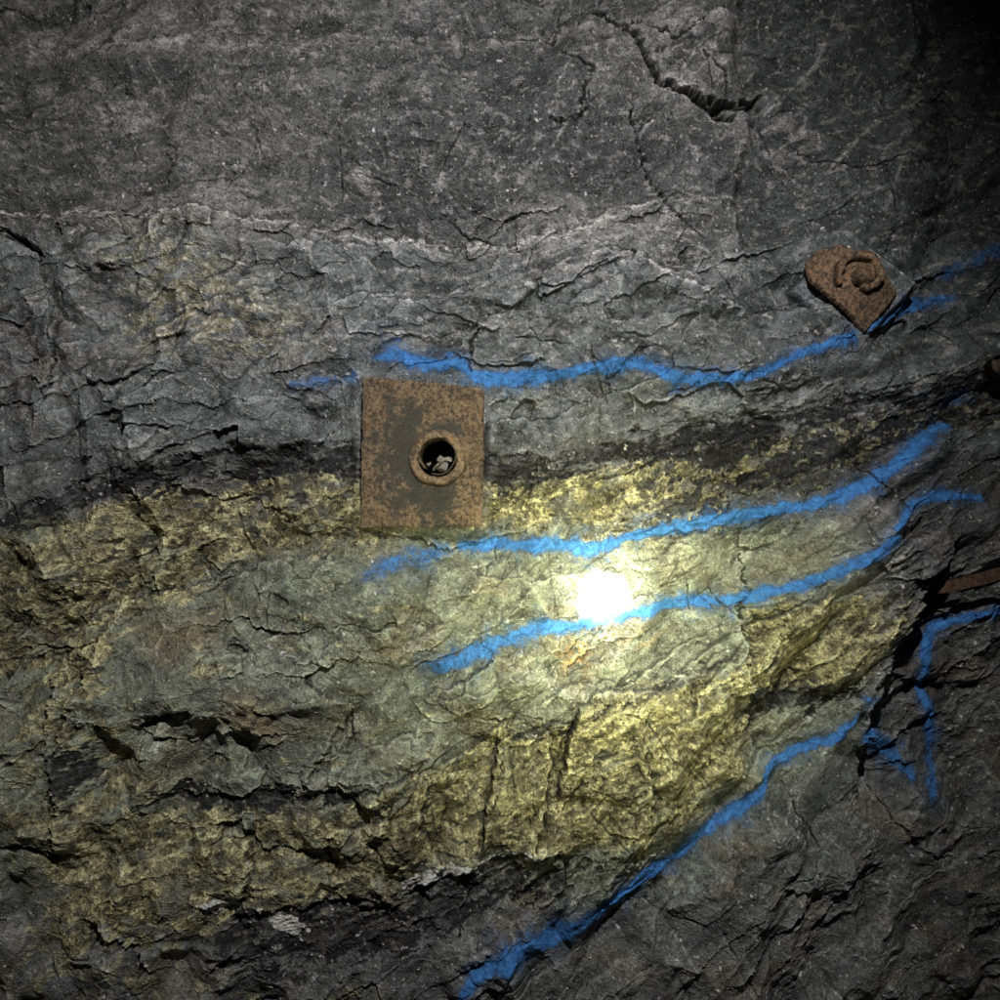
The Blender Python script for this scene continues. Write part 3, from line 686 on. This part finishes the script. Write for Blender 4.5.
nt.links.new(mixc(nt, ramp(nt, a1, .35, .65), (.05, .046, .04), (.26, .24, .20)), b.inputs['Base Color']); b.inputs['Roughness'].default_value = .9; bump(nt, b, a1, .003)
fr = [shard(-.004, .012, -.016, .013, 51, .3), shard(.010, .008, -.012, .010, 52, .3), shard(.002, .004, -.021, .009, 53, .4), shard(.001, .016, -.006, .008, 54, .25), shard(-.014, .010, -.012, .007, 55, .4), shard(.015, .006, -.004, .006, 56, .3)]
Vv, Ff = join(fr); mk('grout_fragments', Vv, Ff, fm, bolt)

# --- tilted plate
c2 = (853, 286); yb = float(base_depth(853, 288)) - h_p2 * P
sc = (D + yb - .012) / D; loc = to_world(c2[0], c2[1], yb)
bolt2 = empty('rock_bolt', loc, 'small tilted rusty bolt plate with curled collar beside blue line', 'rock bolt', 'rock bolts in the mine wall', (math.radians(-7), 0, math.radians(4)))
ru4 = rust('dark_orange_rust', 1.05, bd=.0020, red=1.12)
Vv, Ff = plate_mesh(rel([(806, 263), (818, 250), (842, 244), (874, 260), (899, 292), (880, 314), (863, 333), (834, 307), (808, 281)], c2, sc), 8 * P, .009, 22 * P, .016, 8, bend=-1.2, jag=.0010, warp=.0035)
mk('face_plate', Vv, Ff, ru4, bolt2)
Vv, Ff = spiral(15 * P, 23 * P, math.radians(-100), math.radians(205), -.042, -.030, 4.0 * P, .030, taper=.6)
mk('collar_ring', [(x + .002, y, z + .010) for x, y, z in Vv], Ff, ru4, bolt2, True, 'broken bent steel collar')
Vv, Ff = lathe([(0.0001, -.050), (5 * P, -.049), (8.5 * P, -.045), (10.5 * P, -.037), (11 * P, -.022), (11.5 * P, -.002), (0.0001, .002)], 36, wob=.06, seed=10)
mk('bolt_head', [(x + .006, y, z + .008) for x, y, z in Vv], Ff, ru4, bolt2, True)

# --- strap in the crevice
def bar(name, p0, p1, w, t, mat, parent):
    p0, p1 = Vector(p0), Vector(p1); ax = (p1 - p0).normalized(); up = Vector((0, 0, 1)); up = (up - ax * up.dot(ax)).normalized(); sd = ax.cross(up)
    prof = [(-w, 0), (-w, t), (-w * .75, t * 1.3), (-w * .55, t * .5), (w * .55, t * .5), (w * .75, t * 1.3), (w, t), (w, 0)]
    V_ = []; F = []; n = 24; r_ = np.random.RandomState(2)
    for i in range(n + 1):
        c_ = p0.lerp(p1, i / n) + up * float(.0003 * r_.randn()); tap = 1 if i > 2 else .7 + .1 * i
        for a_, b_ in prof: V_.append(tuple(c_ + up * a_ * tap + sd * b_))
    k_ = len(prof)
    for i in range(n):
        for j in range(k_): F.append((i * k_ + j, (i + 1) * k_ + j, (i + 1) * k_ + (j + 1) % k_, i * k_ + (j + 1) % k_))
    F.append(tuple(range(k_))); F.append(tuple(n * k_ + j for j in range(k_)))
    return mk(name, V_, F, mat, parent)
ru5 = rust('brown_strap_rust', .42, bd=.0006, red=1.35)
o = bar('steel_strap', to_world(935, 590, .07), to_world(1075, 556, .10), .0100, -.006, ru5, None)
o['label'] = 'rusty brown steel strap protruding from the dark crevice'; o['category'] = 'steel strap'

# --- stub pipe with pale cap
loc = to_world(1003, 364, .13)
stub = empty('pipe_stub', loc, 'short brown pipe stub with a pale cap on rock', 'pipe stub')
Vv, Ff = lathe([(.0001, -.05), (.012, -.05), (.0135, -.046), (.0135, -.01), (.017, -.008), (.017, -.002), (.0135, 0), (.0135, .12), (.0001, .12)], 32)
mk('pipe', [(x, y + .01, z) for x, y, z in Vv], Ff, ru3, stub, True)
wm, nt, b, out = new_mat('pale_plastic'); tc = N(nt, 'ShaderNodeTexCoord').outputs['Object']
nt.links.new(mixc(nt, noise(nt, tc, 300, 3), (.6, .6, .58), (.85, .85, .82)), b.inputs['Base Color'])
Vv, Ff = lathe([(.0001, -.014), (.004, -.0125), (.0075, -.009), (.0085, 0), (.0085, .04), (.0001, .04)], 24)
mk('cap', [(x - .020, y - .055, z + .024) for x, y, z in Vv], Ff, wm, stub, True)

# ------------------------------------------------------------------ lights, world, camera
sc_ = bpy.context.scene
w = bpy.data.worlds.new('World'); sc_.world = w; w.use_nodes = True
w.node_tree.nodes['Background'].inputs[0].default_value = (.9, .95, 1, 1); w.node_tree.nodes['Background'].inputs[1].default_value = .006
def spot(name, loc, target, energy, deg, blend, size, colr):
    l = bpy.data.lights.new(name, 'SPOT'); l.energy = energy; l.spot_size = math.radians(deg); l.spot_blend = blend; l.shadow_soft_size = size; l.color = colr
    o = bpy.data.objects.new(name, l); o.location = loc; bpy.context.collection.objects.link(o)
    o.rotation_euler = (Vector(target) - Vector(loc)).to_track_quat('-Z', 'Y').to_euler(); return o
spot('headlamp', (.14, -1.42, .80), (-.14, 0, -.06), 122, 98, 1.0, .010, (1, 1, .98))
T = to_world(605, 600, -.05)
src = (.28, -1.25, -.20)
spot('torch_core', src, T, 3000, 4.3, .9, .008, (1, 1, .95))
spot('torch_ring', src, T, 260, 10.5, 1, .01, (1, 1, .74))
spot('torch_inner', src, T, 130, 27, 1, .01, (1, 1, .62))
spot('torch_spill', src, T, 52, 46, 1, .01, (.97, 1, .58))

cam = bpy.data.cameras.new('camera'); co_ = bpy.data.objects.new('camera', cam); bpy.context.collection.objects.link(co_)
co_.location = (0, -D, 0); co_.rotation_euler = (math.radians(90), 0, 0)
cam.sensor_width = 36; cam.lens = 18 / (500 * P / D); cam.clip_start = .01; cam.clip_end = 100
sc_.camera = co_
sc_.view_settings.view_transform = 'Standard'; sc_.view_settings.look = 'None'; sc_.view_settings.exposure = 0
